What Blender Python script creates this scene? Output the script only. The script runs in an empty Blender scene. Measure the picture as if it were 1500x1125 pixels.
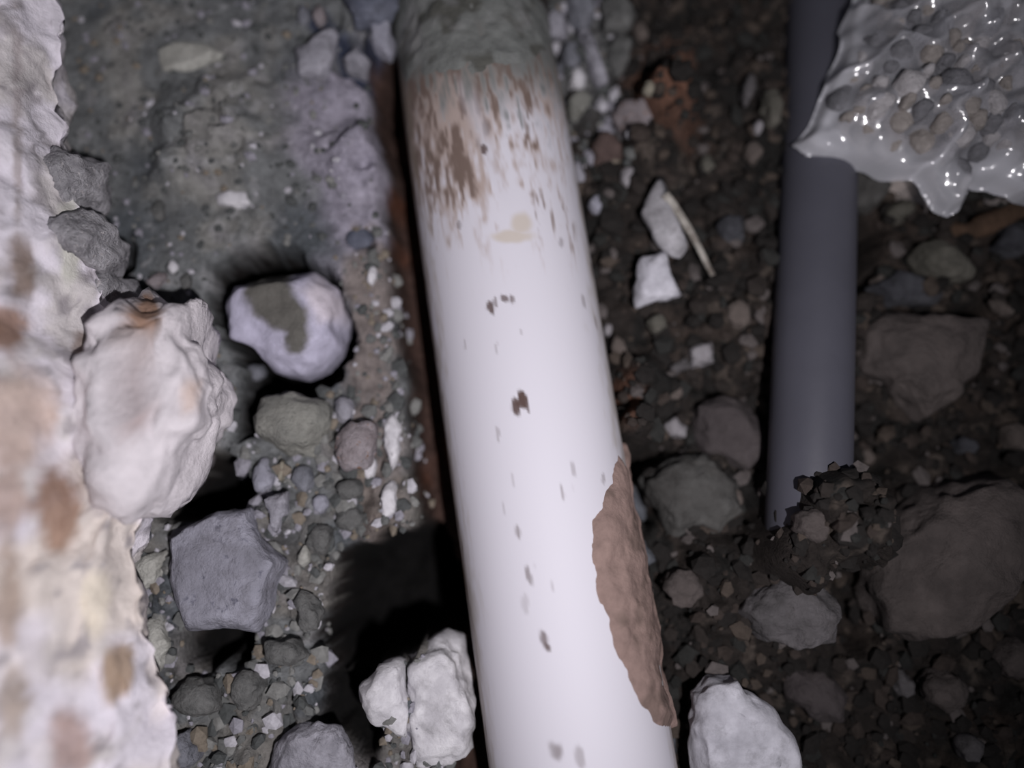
import bpy, bmesh, math, random
import numpy as np
from mathutils import Vector

# ------------------------------------------------------------------ camera, light, exposure
SC = bpy.context.scene
COL = SC.collection
FPX = 1133.0                                   # focal length in pixels of the 1500 x 1125 frame
TILT = math.radians(10)
CAM = np.array((0.0, -0.0786, 0.476))
cd = bpy.data.cameras.new('camera')
cam = bpy.data.objects.new('camera', cd)
COL.objects.link(cam)
cam.location = CAM
cam.rotation_euler = (TILT, 0, 0)
cd.sensor_width = 36.0
cd.lens = 36.0 * FPX / 1500.0
cd.clip_start = 0.01
cd.dof.use_dof = True
cd.dof.focus_distance = 0.405
cd.dof.aperture_fstop = 1.4
SC.camera = cam

w = bpy.data.worlds.new('world')
SC.world = w
w.use_nodes = True
w.node_tree.nodes['Background'].inputs[0].default_value = (0.55, 0.62, 0.80, 1)
w.node_tree.nodes['Background'].inputs[1].default_value = 0.035

ld = bpy.data.lights.new('torch', 'SPOT')      # the hand torch beside the phone
ld.energy = 13.6
ld.color = (1.0, 0.965, 1.0)
ld.spot_size = math.radians(110)
ld.spot_blend = 1.0
ld.shadow_soft_size = 0.006
lo = bpy.data.objects.new('torch', ld)
COL.objects.link(lo)
LPOS = Vector((0.115, -0.18, 0.61))
lo.location = LPOS
lo.rotation_euler = (Vector((-0.17, 0.07, 0.05)) - LPOS).to_track_quat('-Z', 'Y').to_euler()

SC.view_settings.view_transform = 'Standard'
SC.view_settings.look = 'None'
SC.view_settings.gamma = 1.0
SC.view_settings.use_curve_mapping = False
SC.view_settings.exposure = 0.0

# ------------------------------------------------------------------ helpers
R_ = np.array((1.0, 0, 0))
D_ = np.array((0, math.sin(TILT), -math.cos(TILT)))
U_ = np.array((0, math.cos(TILT), math.sin(TILT)))


def P(px, py, z):
    """where the sight line through a photo pixel meets height z"""
    d = D_ + R_ * (px - 750.0) / FPX + U_ * (562.5 - py) / FPX
    return CAM + d * ((z - CAM[2]) / d[2])


def proj(p):
    q = np.asarray(p, float) - CAM
    dep = q @ D_
    return 750.0 + FPX * (q @ R_) / dep, 562.5 - FPX * (q @ U_) / dep


def _hash(ix, iy, iz, seed):
    h = (ix.astype(np.int64) * 374761393 + iy.astype(np.int64) * 668265263 + iz.astype(np.int64) * 1274126177 + seed * 974634533) & 0xFFFFFFFF
    h = ((h ^ (h >> 13)) * 1274126177) & 0xFFFFFFFF
    h = ((h ^ (h >> 16)) * 2246822519) & 0xFFFFFFFF
    return ((h ^ (h >> 15)) & 0xFFFFFF) / float(0xFFFFFF) * 2 - 1


def vn(p, scale, seed=0):
    """value noise in [-1, 1]; scale is the size of a lump"""
    q = np.asarray(p, float) / scale
    i = np.floor(q).astype(np.int64)
    f = q - i
    f = f * f * (3 - 2 * f)
    r = 0
    for dx in (0, 1):
        wx = f[:, 0] if dx else 1 - f[:, 0]
        for dy in (0, 1):
            wy = f[:, 1] if dy else 1 - f[:, 1]
            for dz in (0, 1):
                wz = f[:, 2] if dz else 1 - f[:, 2]
                r = r + wx * wy * wz * _hash(i[:, 0] + dx, i[:, 1] + dy, i[:, 2] + dz, seed)
    return r


def fbm(p, scale, seed=0, octs=3, gain=0.5):
    r, a = 0, 1.0
    for k in range(octs):
        r = r + a * vn(p, scale / (2.03 ** k), seed + 17 * k)
        a *= gain
    return r


def sst(a, b, x):
    t = np.clip((x - a) / (b - a), 0, 1)
    return t * t * (3 - 2 * t)


def lin(r, g, b, k=1.0):
    """photo colour (0-255) seen under k of full light -> surface colour"""
    def f(c):
        c /= 255.0
        return c / 12.92 if c <= 0.04045 else ((c + 0.055) / 1.055) ** 2.4
    return tuple(min(0.86, f(c) / k) for c in (r, g, b))


def mesh_obj(name, V, F, mat, parent=None, loc=None, smooth=True, cols=None, attrs=None):
    V = np.asarray(V, float)
    if loc is not None:
        V = V - np.asarray(loc)
    me = bpy.data.meshes.new(name)
    me.from_pydata(V.tolist(), [], F.tolist() if hasattr(F, 'tolist') else F)
    me.update()
    if smooth:
        me.polygons.foreach_set('use_smooth', [True] * len(me.polygons))
    if cols is not None:
        a = me.color_attributes.new('Col', 'FLOAT_COLOR', 'POINT')
        c4 = np.ones((len(V), 4), np.float32)
        c4[:, :3] = cols
        a.data.foreach_set('color', c4.ravel())
    for k, v in (attrs or {}).items():
        a = me.attributes.new(k, 'FLOAT', 'POINT')
        a.data.foreach_set('value', np.asarray(v, np.float32))
    me.materials.append(mat)
    o = bpy.data.objects.new(name, me)
    COL.objects.link(o)
    if loc is not None:
        o.location = loc
    if parent is not None:
        o.parent = parent
        if loc is not None:
            o.location = Vector(loc) - parent.location
        else:
            o.location = -parent.location
    return o


def tag(o, label, cat=None, group=None, kind=None):
    o['label'] = label
    if cat:
        o['category'] = cat
    if group:
        o['group'] = group
    if kind:
        o['kind'] = kind
    return o


def grid_faces(nr, nc, close=False):
    r = np.arange(nr - 1)[:, None]
    c = np.arange(nc if close else nc - 1)[None, :]
    c2 = (c + 1) % nc
    a = r * nc + c
    b = r * nc + c2
    d = (r + 1) * nc + c
    e = (r + 1) * nc + c2
    return np.stack([a, b, e, d], -1).reshape(-1, 4)


def poly_sdf(X, Y, poly):
    """signed distance to a polygon, negative inside"""
    d = np.full(X.shape, 1e9)
    ins = np.zeros(X.shape, bool)
    n = len(poly)
    for k in range(n):
        ax, ay = poly[k]
        bx, by = poly[(k + 1) % n]
        ex, ey = bx - ax, by - ay
        t = np.clip(((X - ax) * ex + (Y - ay) * ey) / (ex * ex + ey * ey + 1e-12), 0, 1)
        d = np.minimum(d, np.hypot(X - ax - t * ex, Y - ay - t * ey))
        c = (ay > Y) != (by > Y)
        with np.errstate(divide='ignore', invalid='ignore'):
            ins ^= c & (X < ex * (Y - ay) / (by - ay + 1e-12) + ax)
    return np.where(ins, -d, d)


# ------------------------------------------------------------------ materials
def base_mat(name, rough=0.9, spec=0.25):
    m = bpy.data.materials.new(name)
    m.use_nodes = True
    nt = m.node_tree
    b = nt.nodes['Principled BSDF']
    b.inputs['Roughness'].default_value = rough
    b.inputs['Specular IOR Level'].default_value = spec
    return m, nt, b


def noise_node(nt, scale, detail=5, rough=0.6, coord='Object', stretch=None):
    tc = nt.nodes.new('ShaderNodeTexCoord')
    n = nt.nodes.new('ShaderNodeTexNoise')
    n.inputs['Scale'].default_value = scale
    n.inputs['Detail'].default_value = detail
    n.inputs['Roughness'].default_value = rough
    src = tc.outputs[coord]
    if stretch:
        mp = nt.nodes.new('ShaderNodeMapping')
        mp.inputs['Scale'].default_value = stretch
        nt.links.new(src, mp.inputs[0])
        src = mp.outputs[0]
    nt.links.new(src, n.inputs['Vector'])
    return n


def add_bump(nt, b, scale, strength, dist=0.002, coord='Object'):
    n = noise_node(nt, scale, 6, 0.65, coord)
    bp = nt.nodes.new('ShaderNodeBump')
    bp.inputs['Strength'].default_value = strength
    bp.inputs['Distance'].default_value = dist
    nt.links.new(n.outputs['Fac'], bp.inputs['Height'])
    nt.links.new(bp.outputs[0], b.inputs['Normal'])


def calm(c, k=0.42):
    g_ = sum(c) / 3
    return tuple(x * (1 - k) + g_ * k for x in c)


def rock(name, c1, c2, scale=45, rough=0.9, bump=0.9, fleck=None, dust=0.55):
    c1, c2 = calm(c1), calm(c2)
    m, nt, b = base_mat(name, rough)
    n = noise_node(nt, scale)
    r = nt.nodes.new('ShaderNodeValToRGB')
    r.color_ramp.elements[0].position = 0.36
    r.color_ramp.elements[1].position = 0.66
    r.color_ramp.elements[0].color = (*c1, 1)
    r.color_ramp.elements[1].color = (*c2, 1)
    nt.links.new(n.outputs['Fac'], r.inputs[0])
    out = r.outputs[0]
    if fleck:
        n2 = noise_node(nt, scale * 4.5, 3)
        r2 = nt.nodes.new('ShaderNodeValToRGB')
        r2.color_ramp.elements[0].position = 0.60
        r2.color_ramp.elements[1].position = 0.70
        nt.links.new(n2.outputs['Fac'], r2.inputs[0])
        mx = nt.nodes.new('ShaderNodeMix')
        mx.data_type = 'RGBA'
        nt.links.new(r2.outputs[0], mx.inputs[0])
        nt.links.new(out, mx.inputs[6])
        mx.inputs[7].default_value = (*fleck, 1)
        out = mx.outputs[2]
    if dust:                          # patches of clinging soil
        n3 = noise_node(nt, scale * 1.6, 8, 0.7)
        r3 = nt.nodes.new('ShaderNodeValToRGB')
        r3.color_ramp.elements[0].position = 0.50
        r3.color_ramp.elements[1].position = 0.68
        r3.color_ramp.elements[1].color = (dust, dust, dust, 1)
        nt.links.new(n3.outputs['Fac'], r3.inputs[0])
        mx = nt.nodes.new('ShaderNodeMix')
        mx.data_type = 'RGBA'
        nt.links.new(r3.outputs[0], mx.inputs[0])
        nt.links.new(out, mx.inputs[6])
        mx.inputs[7].default_value = (*[x * 0.45 + y * 0.25 for x, y in zip(c1, (0.10, 0.085, 0.07))], 1)
        out = mx.outputs[2]
    nt.links.new(out, b.inputs['Base Color'])
    add_bump(nt, b, scale * 6, bump, 0.003)
    return m


def colmat(name, rough=0.92, var=0.45, scale=160, bump=0.7, spec=0.2, dist=0.002):
    """colour comes from the mesh's own soil / stain layer, with fine grain on top"""
    m, nt, b = base_mat(name, rough, spec)
    at = nt.nodes.new('ShaderNodeAttribute')
    at.attribute_name = 'Col'
    n = noise_node(nt, scale, 6, 0.7)
    mr = nt.nodes.new('ShaderNodeMapRange')
    mr.inputs[1].default_value = 0.25
    mr.inputs[2].default_value = 0.75
    mr.inputs[3].default_value = 1 - var
    mr.inputs[4].default_value = 1 + var
    nt.links.new(n.outputs['Fac'], mr.inputs[0])
    mx = nt.nodes.new('ShaderNodeVectorMath')
    mx.operation = 'SCALE'
    nt.links.new(at.outputs['Color'], mx.inputs[0])
    nt.links.new(mr.outputs[0], mx.inputs['Scale'])
    nt.links.new(mx.outputs[0], b.inputs['Base Color'])
    add_bump(nt, b, scale * 2, bump, dist)
    return m


LL, LR, LS = 0.75, 0.42, 0.66                  # share of full light on the pipe's two sides
M = {}
M['ground'] = colmat('ground', var=0.5, scale=170, bump=0.9, dist=0.003)
M['crumb'] = colmat('crumb', var=0.3, scale=300, bump=0.4)
M['wall'] = colmat('wall', var=0.16, scale=70, bump=0.6, dist=0.003)
M['stain'] = colmat('stain', rough=0.85, var=0.25, scale=110, bump=0.5)
M['white'] = rock('white', lin(168, 164, 172, LL), lin(205, 202, 208, LL), 60, bump=0.4)
M['cream'] = rock('cream', lin(150, 148, 138, LL), lin(190, 189, 178, LL), 60)
M['lilac'] = rock('lilac', lin(118, 116, 128, LL), lin(165, 162, 178, LL), 55)
M['lavender'] = rock('lavender', lin(125, 125, 142, LL), lin(158, 157, 178, LL), 50)
M['slab_blue'] = rock('slab_blue', lin(108, 107, 121, LL), lin(140, 139, 158, LL), 30, fleck=lin(92, 92, 104, LL))
M['blue'] = rock('blue', lin(62, 68, 88, LL), lin(108, 114, 136, LL), 40)
M['olive'] = rock('olive', lin(104, 104, 97, LL), lin(140, 139, 128, LL), 35, fleck=lin(92, 92, 88, LL))
M['grey'] = rock('grey', lin(72, 73, 72, LL), lin(118, 118, 116, LL), 55)
M['greyblue'] = rock('greyblue', lin(84, 87, 98, LL), lin(132, 134, 148, LL), 55)
M['mortar'] = rock('mortar', lin(122, 119, 126, LL), lin(178, 174, 182, LL), 90, bump=1.0, fleck=lin(185, 180, 182, LL))
M['pink'] = rock('pink', lin(112, 98, 100, LL), lin(155, 143, 150, LL), 50, fleck=lin(130, 95, 70, LL))
M['yellow'] = rock('yellow', lin(130, 120, 98, LL), lin(170, 160, 135, LL), 60)
M['r_brown'] = rock('r_brown', lin(50, 43, 41, LR), lin(72, 62, 59, LR), 30, dust=0.35)
M['r_purple'] = rock('r_purple', lin(48, 41, 42, LR), lin(62, 54, 55, LR), 40)
M['r_grey'] = rock('r_grey', lin(50, 47, 48, LR), lin(82, 77, 80, LR), 35)
M['r_olive'] = rock('r_olive', lin(52, 50, 42, LR), lin(86, 82, 72, LR), 40)
M['r_green'] = rock('r_green', lin(42, 40, 38, LR), lin(68, 67, 65, LR), 28)
M['r_tan'] = rock('r_tan', lin(62, 53, 48, LR), lin(92, 79, 72, LR), 50)
M['r_pale'] = rock('r_pale', lin(95, 90, 94, LR), lin(125, 120, 126, LR), 40)
M['r_white'] = rock('r_white', lin(134, 132, 143, 0.55), lin(168, 166, 178, 0.55), 50, bump=0.3)
M['r_red'] = rock('r_red', lin(60, 44, 40, 0.5), lin(86, 64, 58, 0.5), 45)
M['r_dark'] = rock('r_dark', lin(34, 34, 40, LR), lin(62, 63, 70, LR), 40)
M['r_slate'] = rock('r_slate', lin(52, 55, 62, 0.5), lin(86, 90, 100, 0.5), 40)

# ------------------------------------------------------------------ the two pipes' axes
PR = 0.05                             # white pipe radius


def white_axis(v):
    uc = 684 + 0.151 * v
    z = 0.030 - 0.045 * sst(230, -230, v)
    return P(uc, v, float(z))


AX = np.array([white_axis(v) for v in np.linspace(-330, 2300, 160)])


def axis_side(X, Y):
    """signed sideways distance (m) of ground points from the white pipe, right positive"""
    a, b = AX[0], AX[-1]
    tx, ty = a[0] - b[0], a[1] - b[1]
    L = math.hypot(tx, ty)
    return ((X - b[0]) * ty - (Y - b[1]) * tx) / L


# ------------------------------------------------------------------ the ground
def W(poly, z):
    return [tuple(P(x, y, z)[:2]) for x, y in poly]


PITS = [   # outline in the photo, level of the outline, depth, softness
    (W([(306, 440), (312, 392), (340, 364), (390, 356), (440, 372), (478, 395), (505, 440), (515, 500), (495, 552), (452, 576), (400, 572), (360, 555), (330, 500)], 0.035), 0.080, 0.004),
    (W([(355, 565), (380, 560), (400, 575), (372, 640), (345, 650), (345, 600)], 0.035), 0.040, 0.006),
    (W([(225, 735), (262, 715), (300, 668), (340, 660), (368, 715), (360, 748), (250, 768)], 0.03), 0.12, 0.006),
    (W([(500, 812), (560, 785), (640, 775), (680, 850), (690, 935), (620, 940), (560, 975), (500, 985), (472, 940), (490, 870)], 0.02), 0.125, 0.007),
    (W([(280, 925), (310, 902), (370, 918), (362, 960), (300, 985), (270, 970)], 0.03), 0.05, 0.008),
    (W([(470, 990), (540, 975), (560, 1070), (540, 1130), (470, 1060)], 0.03), 0.05, 0.01),
    (W([(500, 70), (530, 45), (545, 80), (580, 125), (575, 150), (520, 125), (488, 96)], 0.035), 0.022, 0.006),
    (W([(445, 48), (495, 22), (500, 40), (455, 60)], 0.035), 0.02, 0.006),
    (W([(505, 350), (545, 335), (552, 360), (520, 368)], 0.035), 0.015, 0.005),
    (W([(120, 385), (170, 370), (180, 345), (195, 390), (150, 440), (125, 470)], 0.035), 0.05, 0.008),
    (W([(916, 690), (935, 660), (985, 655), (945, 700), (968, 770), (950, 775)], 0.02), 0.035, 0.006),
    (W([(1010, 548), (1040, 552), (1060, 570), (1000, 572)], 0.02), 0.03, 0.006),
    (W([(1252, 420), (1262, 300), (1300, 330), (1280, 440)], 0.02), 0.04, 0.01),
    (W([(1330, 460), (1400, 450), (1440, 440), (1440, 475), (1380, 470)], 0.02), 0.04, 0.008),
    (W([(1240, 620), (1300, 640), (1340, 690), (1280, 760), (1260, 700)], 0.02), 0.03, 0.012),
    (W([(1225, 850), (1262, 830), (1270, 920), (1300, 945), (1250, 960), (1235, 900)], 0.02), 0.03, 0.01),
    (W([(880, 800), (905, 780), (930, 860), (965, 960), (985, 1125), (960, 1125), (930, 1000), (905, 900)], 0.03), 0.03, 0.012),
    (W([(790, -30), (800, 40), (815, 90), (835, 80), (820, 10), (820, -30)], 0.02), 0.03, 0.008),
]
BUMPS = [  # heaped soil: photo point, level of its top, radius in pixels
    (932, 620, 0.045, 44),
    (1262, 748, 0.084, 128), (1185, 810, 0.070, 70), (985, 120, 0.040, 80), (950, 200, 0.034, 55),
    (300, 180, 0.050, 130), (520, 230, 0.048, 80), (1060, 860, 0.030, 90), (950, 555, 0.032, 60), (1420, 100, 0.040, 190), (1320, 150, 0.038, 95), (1480, 210, 0.040, 110), (720, -150, 0.09, 190),
]
BUMPS = [(P(x, y, z)[:2], r * (CAM[2] - z) / FPX, z) for x, y, z, r in BUMPS]


def ground_z(XY):
    X, Y = XY[:, 0], XY[:, 1]
    p3 = np.stack([X, Y, np.zeros_like(X)], 1)
    s = axis_side(X, Y)
    wob = 0.006 * vn(p3, 0.045, 5) + 0.003 * vn(p3, 0.012, 6)
    left = 0.036 + 0.004 * fbm(p3, 0.07, 1, 2) + 0.0022 * fbm(p3, 0.016, 2, 3)
    right = 0.012 + 0.010 * fbm(p3, 0.06, 3, 2)
    # lumps of rubble
    lump = 0.010 * np.abs(fbm(p3, 0.026, 8, 2)) - 0.006 * np.abs(vn(p3, 0.011, 13)) + 0.004 * fbm(p3, 0.007, 4, 3)
    right = right + lump
    low = sst(0.05, -0.05, Y) * sst(-0.03, -0.06, X)
    left = left + low * (0.9 * lump - 0.003)
    t = sst(-0.002, 0.004, s + 0.0)
    z = left * (1 - t) + right * t
    # the channel the pipe lies in
    lw = -(PR + 0.021) + wob * 0.8
    lw = lw + 0.02 * sst(0.14, 0.24, Y)            # closes towards the far end
    chan = sst(-0.006, 0.006, s - lw) * (1 - sst(0.035, PR + 0.012, s + wob))
    z = z - chan * (z + 0.012 - 0.004 * fbm(p3, 0.02, 9, 2))
    jag = 0.0035 * fbm(p3, 0.010, 15, 3)
    for poly, dep, soft in PITS:
        d = poly_sdf(X, Y, poly) + jag
        z = z - dep * (1 - sst(-soft, soft * 0.6, d))
    for c, r, h in BUMPS:
        d = np.hypot(X - c[0], Y - c[1]) * (1 + 0.25 * vn(p3, 0.02, 12)) / r
        k = sst(1.0, 0.35, d)
        z = np.maximum(z, z * (1 - k) + (h + lump) * k)
    # spoil rises away from the hole
    far = np.hypot(np.maximum(np.abs(X) - 0.42, 0), np.maximum(np.abs(Y) - 0.34, 0))
    return z + 0.18 * far * (1 + 0.3 * vn(p3, 0.12, 14))


def ground_at(x, y):
    return float(ground_z(np.array([[x, y]]))[0])


def on_ground(px, py):
    z = 0.02
    for _ in range(5):
        q = P(px, py, z)
        z = 0.5 * z + 0.5 * ground_at(q[0], q[1])
    return z


def mixc(a, b, t):
    return a * (1 - t)[:, None] + np.asarray(b)[None, :] * t[:, None]


def ground_col(V):
    X, Y = V[:, 0], V[:, 1]
    p3 = np.stack([X, Y, np.zeros_like(X)], 1)
    s = axis_side(X, Y)
    u, v = proj(np.stack([X, Y, np.full_like(X, 0.03)], 1))
    n1, n2 = fbm(p3, 0.03, 31, 3), fbm(p3, 0.012, 32, 3)
    c = np.tile(np.array(lin(104, 106, 107, LL)), (len(X), 1))
    c = mixc(c, lin(126, 125, 122, LL), sst(0.0, 0.7, n1))
    c = mixc(c, lin(80, 84, 88, LL), sst(0.1, 0.8, fbm(p3, 0.045, 33, 2)))
    c = mixc(c, lin(150, 150, 152, LL), 0.55 * sst(0.45, 0.85, n2))
    # lavender mortar beside the pipe
    lav = np.exp(-(((u - 505) / 75) ** 2 + ((v - 215) / 150) ** 2)) * 1.4 + 0.45 * n1
    c = mixc(c, lin(146, 141, 154, LL), 0.85 * sst(0.25, 1.1, lav))
    # brownish gravel strip beside the channel
    st = np.exp(-(((u - (545 + 0.02 * (v - 500))) / 42) ** 2)) * sst(300, 420, v) * (1 - sst(800, 900, v))
    c = mixc(c, lin(122, 112, 108, LL), 0.8 * sst(0.2, 0.8, st + 0.3 * n2))
    c = mixc(c, lin(72, 62, 52, LL), sst(480, 700, v) * 0.35 * sst(-0.2, 0.6, n1))
    # dark soil below the hard crust, blackened with depth as painted pit shade
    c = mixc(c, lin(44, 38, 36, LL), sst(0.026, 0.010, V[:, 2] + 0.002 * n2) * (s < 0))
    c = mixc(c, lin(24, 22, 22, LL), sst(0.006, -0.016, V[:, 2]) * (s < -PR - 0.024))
    hol = np.exp(-(((u - 535) / 45) ** 2 + ((v - 95) / 50) ** 2)) + 0.8 * np.exp(-(((u - 462) / 40) ** 2 + ((v - 38) / 28) ** 2))
    c = mixc(c, lin(56, 61, 78, LL), sst(0.35, 0.7, hol + 0.2 * n2))
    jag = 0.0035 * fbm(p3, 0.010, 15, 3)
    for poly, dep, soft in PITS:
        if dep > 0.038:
            c = mixc(c, lin(17, 16, 16, LL), sst(0.003, -0.002, poly_sdf(X, Y, poly) + jag))  # shade of the deep pits painted near-black into the ground colour
    # rusty channel
    ch = sst(-PR - 0.024, -PR - 0.017, s + 0.003 * n2) * (s < 0) * sst(0.03, 0.015, V[:, 2])
    rust = lin(84, 50, 34, 0.6)
    c = mixc(c, lin(62, 47, 42, 0.7), ch)
    c = mixc(c, rust, ch * 0.9 * sst(0.45, 0.95, 0.5 * n1 + 0.85 * np.exp(-((v - 650) / 80) ** 2) + 0.2 * np.exp(-((v - 260) / 80) ** 2)))
    # the brown side
    b = np.tile(np.array(lin(39, 35, 33, LS)), (len(X), 1))
    b = mixc(b, lin(53, 46, 42, LS), sst(0.0, 0.7, n1))
    b = mixc(b, lin(31, 30, 29, LS), sst(0.05, 0.6, fbm(p3, 0.02, 36, 3)))
    b = mixc(b, lin(84, 76, 70, LS), 0.6 * sst(0.5, 0.9, n2))
    rd = np.exp(-(((u - 985) / 70) ** 2 + ((v - 110) / 95) ** 2)) + 0.8 * np.exp(-(((u - 915) / 30) ** 2 + ((v - 590) / 70) ** 2))
    b = mixc(b, lin(78, 56, 46, 0.45), sst(0.25, 0.8, rd + 0.2 * n1))
    mud = np.exp(-(((u - 900) / 40) ** 2 + ((v - 850) / 95) ** 2))
    b = mixc(b, lin(142, 116, 106, 0.72), sst(0.3, 0.6, mud + 0.1 * n2) * sst(0.035, 0.05, V[:, 2]))
    gr = np.exp(-(((u - 850) / 60) ** 2 + ((v - 60) / 130) ** 2))
    b = mixc(b, lin(92, 92, 92, LL), sst(0.3, 0.7, gr + 0.1 * n1))
    t = sst(-0.01, 0.01, s)
    c = c * (1 - t)[:, None] + b * t[:, None]
    mudtop = sst(60, -20, v) * np.exp(-((u - 690) / 150) ** 2)
    return mixc(c, lin(92, 93, 92, LL), sst(0.3, 0.7, mudtop))


def spaced(lo, hi, a, b, step):
    core = np.arange(a, b + step / 2, step)
    out = []
    x, h = b, step
    while x < hi:
        h *= 1.16
        x += h
        out.append(x)
    x, h, inn = a, step, []
    while x > lo:
        h *= 1.16
        x -= h
        inn.append(x)
    return np.concatenate([inn[::-1], core, out])


gx = spaced(-1.3, 1.3, -0.36, 0.38, 0.0019)
gy = spaced(-1.2, 1.2, -0.30, 0.30, 0.0019)
GX, GY = np.meshgrid(gx, gy)
gxy = np.stack([GX.ravel(), GY.ravel()], 1)
gz = ground_z(gxy)
GV = np.column_stack([gxy, gz])
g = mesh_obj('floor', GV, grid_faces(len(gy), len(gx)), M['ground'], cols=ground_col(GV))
tag(g, 'dug-out ground of hard grey mortar rubble and dark brown soil around the pipes', kind='structure')

# ------------------------------------------------------------------ the broken wall rim
RB = [(-400, 40), (-100, 50), (0, 60), (100, 62), (220, 74), (290, 96), (350, 114), (430, 122), (480, 118), (530, 150), (600, 172), (680, 180), (740, 190),
      (800, 184), (900, 194), (1000, 206), (1125, 220), (1300, 235), (1550, 250)]
ZB = 0.105
rb = np.array([P(x, v, ZB)[:2] for v, x in RB])
ys = np.linspace(-0.62, 0.60, 420)
xs = np.interp(ys, rb[::-1, 1], rb[::-1, 0])
na, nb = 130, 50
rows = []
for k, y in enumerate(ys):
    t = np.linspace(1, 0, na) ** 1.9
    xt = xs[k] - 0.55 * t
    d = xs[k] - xt
    zt = ZB + 0.055 * sst(0.0, 0.05, d) + 0.03 * sst(0.05, 0.4, d) - 0.014 * (1 - sst(0, 0.012, d))
    tb = np.linspace(0, 1, nb)[1:]
    xb = xs[k] + 0.002 * np.sin(tb * 3) - 0.075 * tb
    zb = zt[-1] - tb * (zt[-1] + 0.03)
    rows.append(np.column_stack([np.concatenate([xt, xb]), np.full(na + nb - 1, y), np.concatenate([zt, zb])]))
WV = np.concatenate(rows)
nn = 0.0035 * fbm(WV, 0.035, 51, 2) + 0.0028 * fbm(WV, 0.011, 52, 3)
edge = np.tile(np.concatenate([np.linspace(0, 1, na) ** 6, np.ones(nb - 1)]), len(ys))
WV[:, 2] += nn * 1.8 + 0.016 * np.minimum(0, vn(WV, 0.024, 55) + 0.15)
WV[:, 0] += edge * (0.006 * vn(WV, 0.03, 53) + 0.004 * fbm(WV, 0.010, 54, 2))
u, v = proj(WV)
c = np.tile(np.array(lin(205, 200, 208, 0.8)), (len(WV), 1))
c = mixc(c, lin(190, 185, 185, 0.85), sst(-0.1, 0.6, fbm(WV, 0.02, 56, 3)))
c = mixc(c, lin(206, 197, 191, 0.9), sst(500, 700, v) * sst(-0.3, 0.4, fbm(WV, 0.035, 57, 2)))
c = mixc(c, lin(150, 144, 148, 1.0), 0.8 * sst(0.2, 0.7, fbm(WV, 0.009, 58, 3)))
jit = 0.25 * fbm(WV, 0.01, 59, 2)
for bx_, by_, rx, ry, col in [(30, 390, 24, 62, (128, 112, 102)), (5, 485, 46, 40, (150, 118, 100)), (25, 610, 62, 78, (196, 176, 166)),
                              (88, 748, 40, 66, (150, 120, 102)), (10, 725, 34, 55, (176, 156, 148)), (12, 880, 26, 90, (178, 160, 148)),
                              (172, 985, 30, 50, (158, 135, 112)), (105, 1085, 34, 55, (184, 160, 154)), (26, 170, 8, 210, (172, 163, 164)),
                              (104, 350, 20, 85, (205, 204, 194)), (140, 880, 26, 60, (222, 212, 196)), (20, 1030, 20, 70, (172, 158, 148)),
                              (122, 500, 20, 22, (150, 134, 126))]:
    d = np.hypot((u - bx_) / rx, (v - by_) / ry) + jit
    c = mixc(c, lin(*col, 1.0), 0.9 * sst(1.1, 0.6, d))
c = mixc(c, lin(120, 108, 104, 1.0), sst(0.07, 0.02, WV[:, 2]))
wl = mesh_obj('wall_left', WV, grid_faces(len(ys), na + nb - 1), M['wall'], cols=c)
tag(wl, 'broken whitish plaster and concrete wall rim with tan and brown stains', kind='structure')


# ------------------------------------------------------------------ stones
def ico(sub):
    bm = bmesh.new()
    bmesh.ops.create_icosphere(bm, subdivisions=sub, radius=1.0)
    V = np.array([v.co[:] for v in bm.verts])
    F = [[v.index for v in f.verts] for f in bm.faces]
    bm.free()
    return V, F


ICO = {k: ico(k) for k in (1, 2, 3, 4, 5)}
SEED = [100]


def E(cx, cy, w_, h_, rot=0.0, n=14, jag=0.12):
    """an uneven oval outline in the photo"""
    rnd = random.Random(int(cx * 7 + cy * 13))
    out = []
    for k in range(n):
        a = 2 * math.pi * k / n
        r = 1 + rnd.uniform(-jag, jag)
        x, y = w_ / 2 * r * math.cos(a), h_ / 2 * r * math.sin(a)
        c_, s_ = math.cos(math.radians(rot)), math.sin(math.radians(rot))
        out.append((cx + x * c_ - y * s_, cy + x * s_ + y * c_))
    return out


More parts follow.
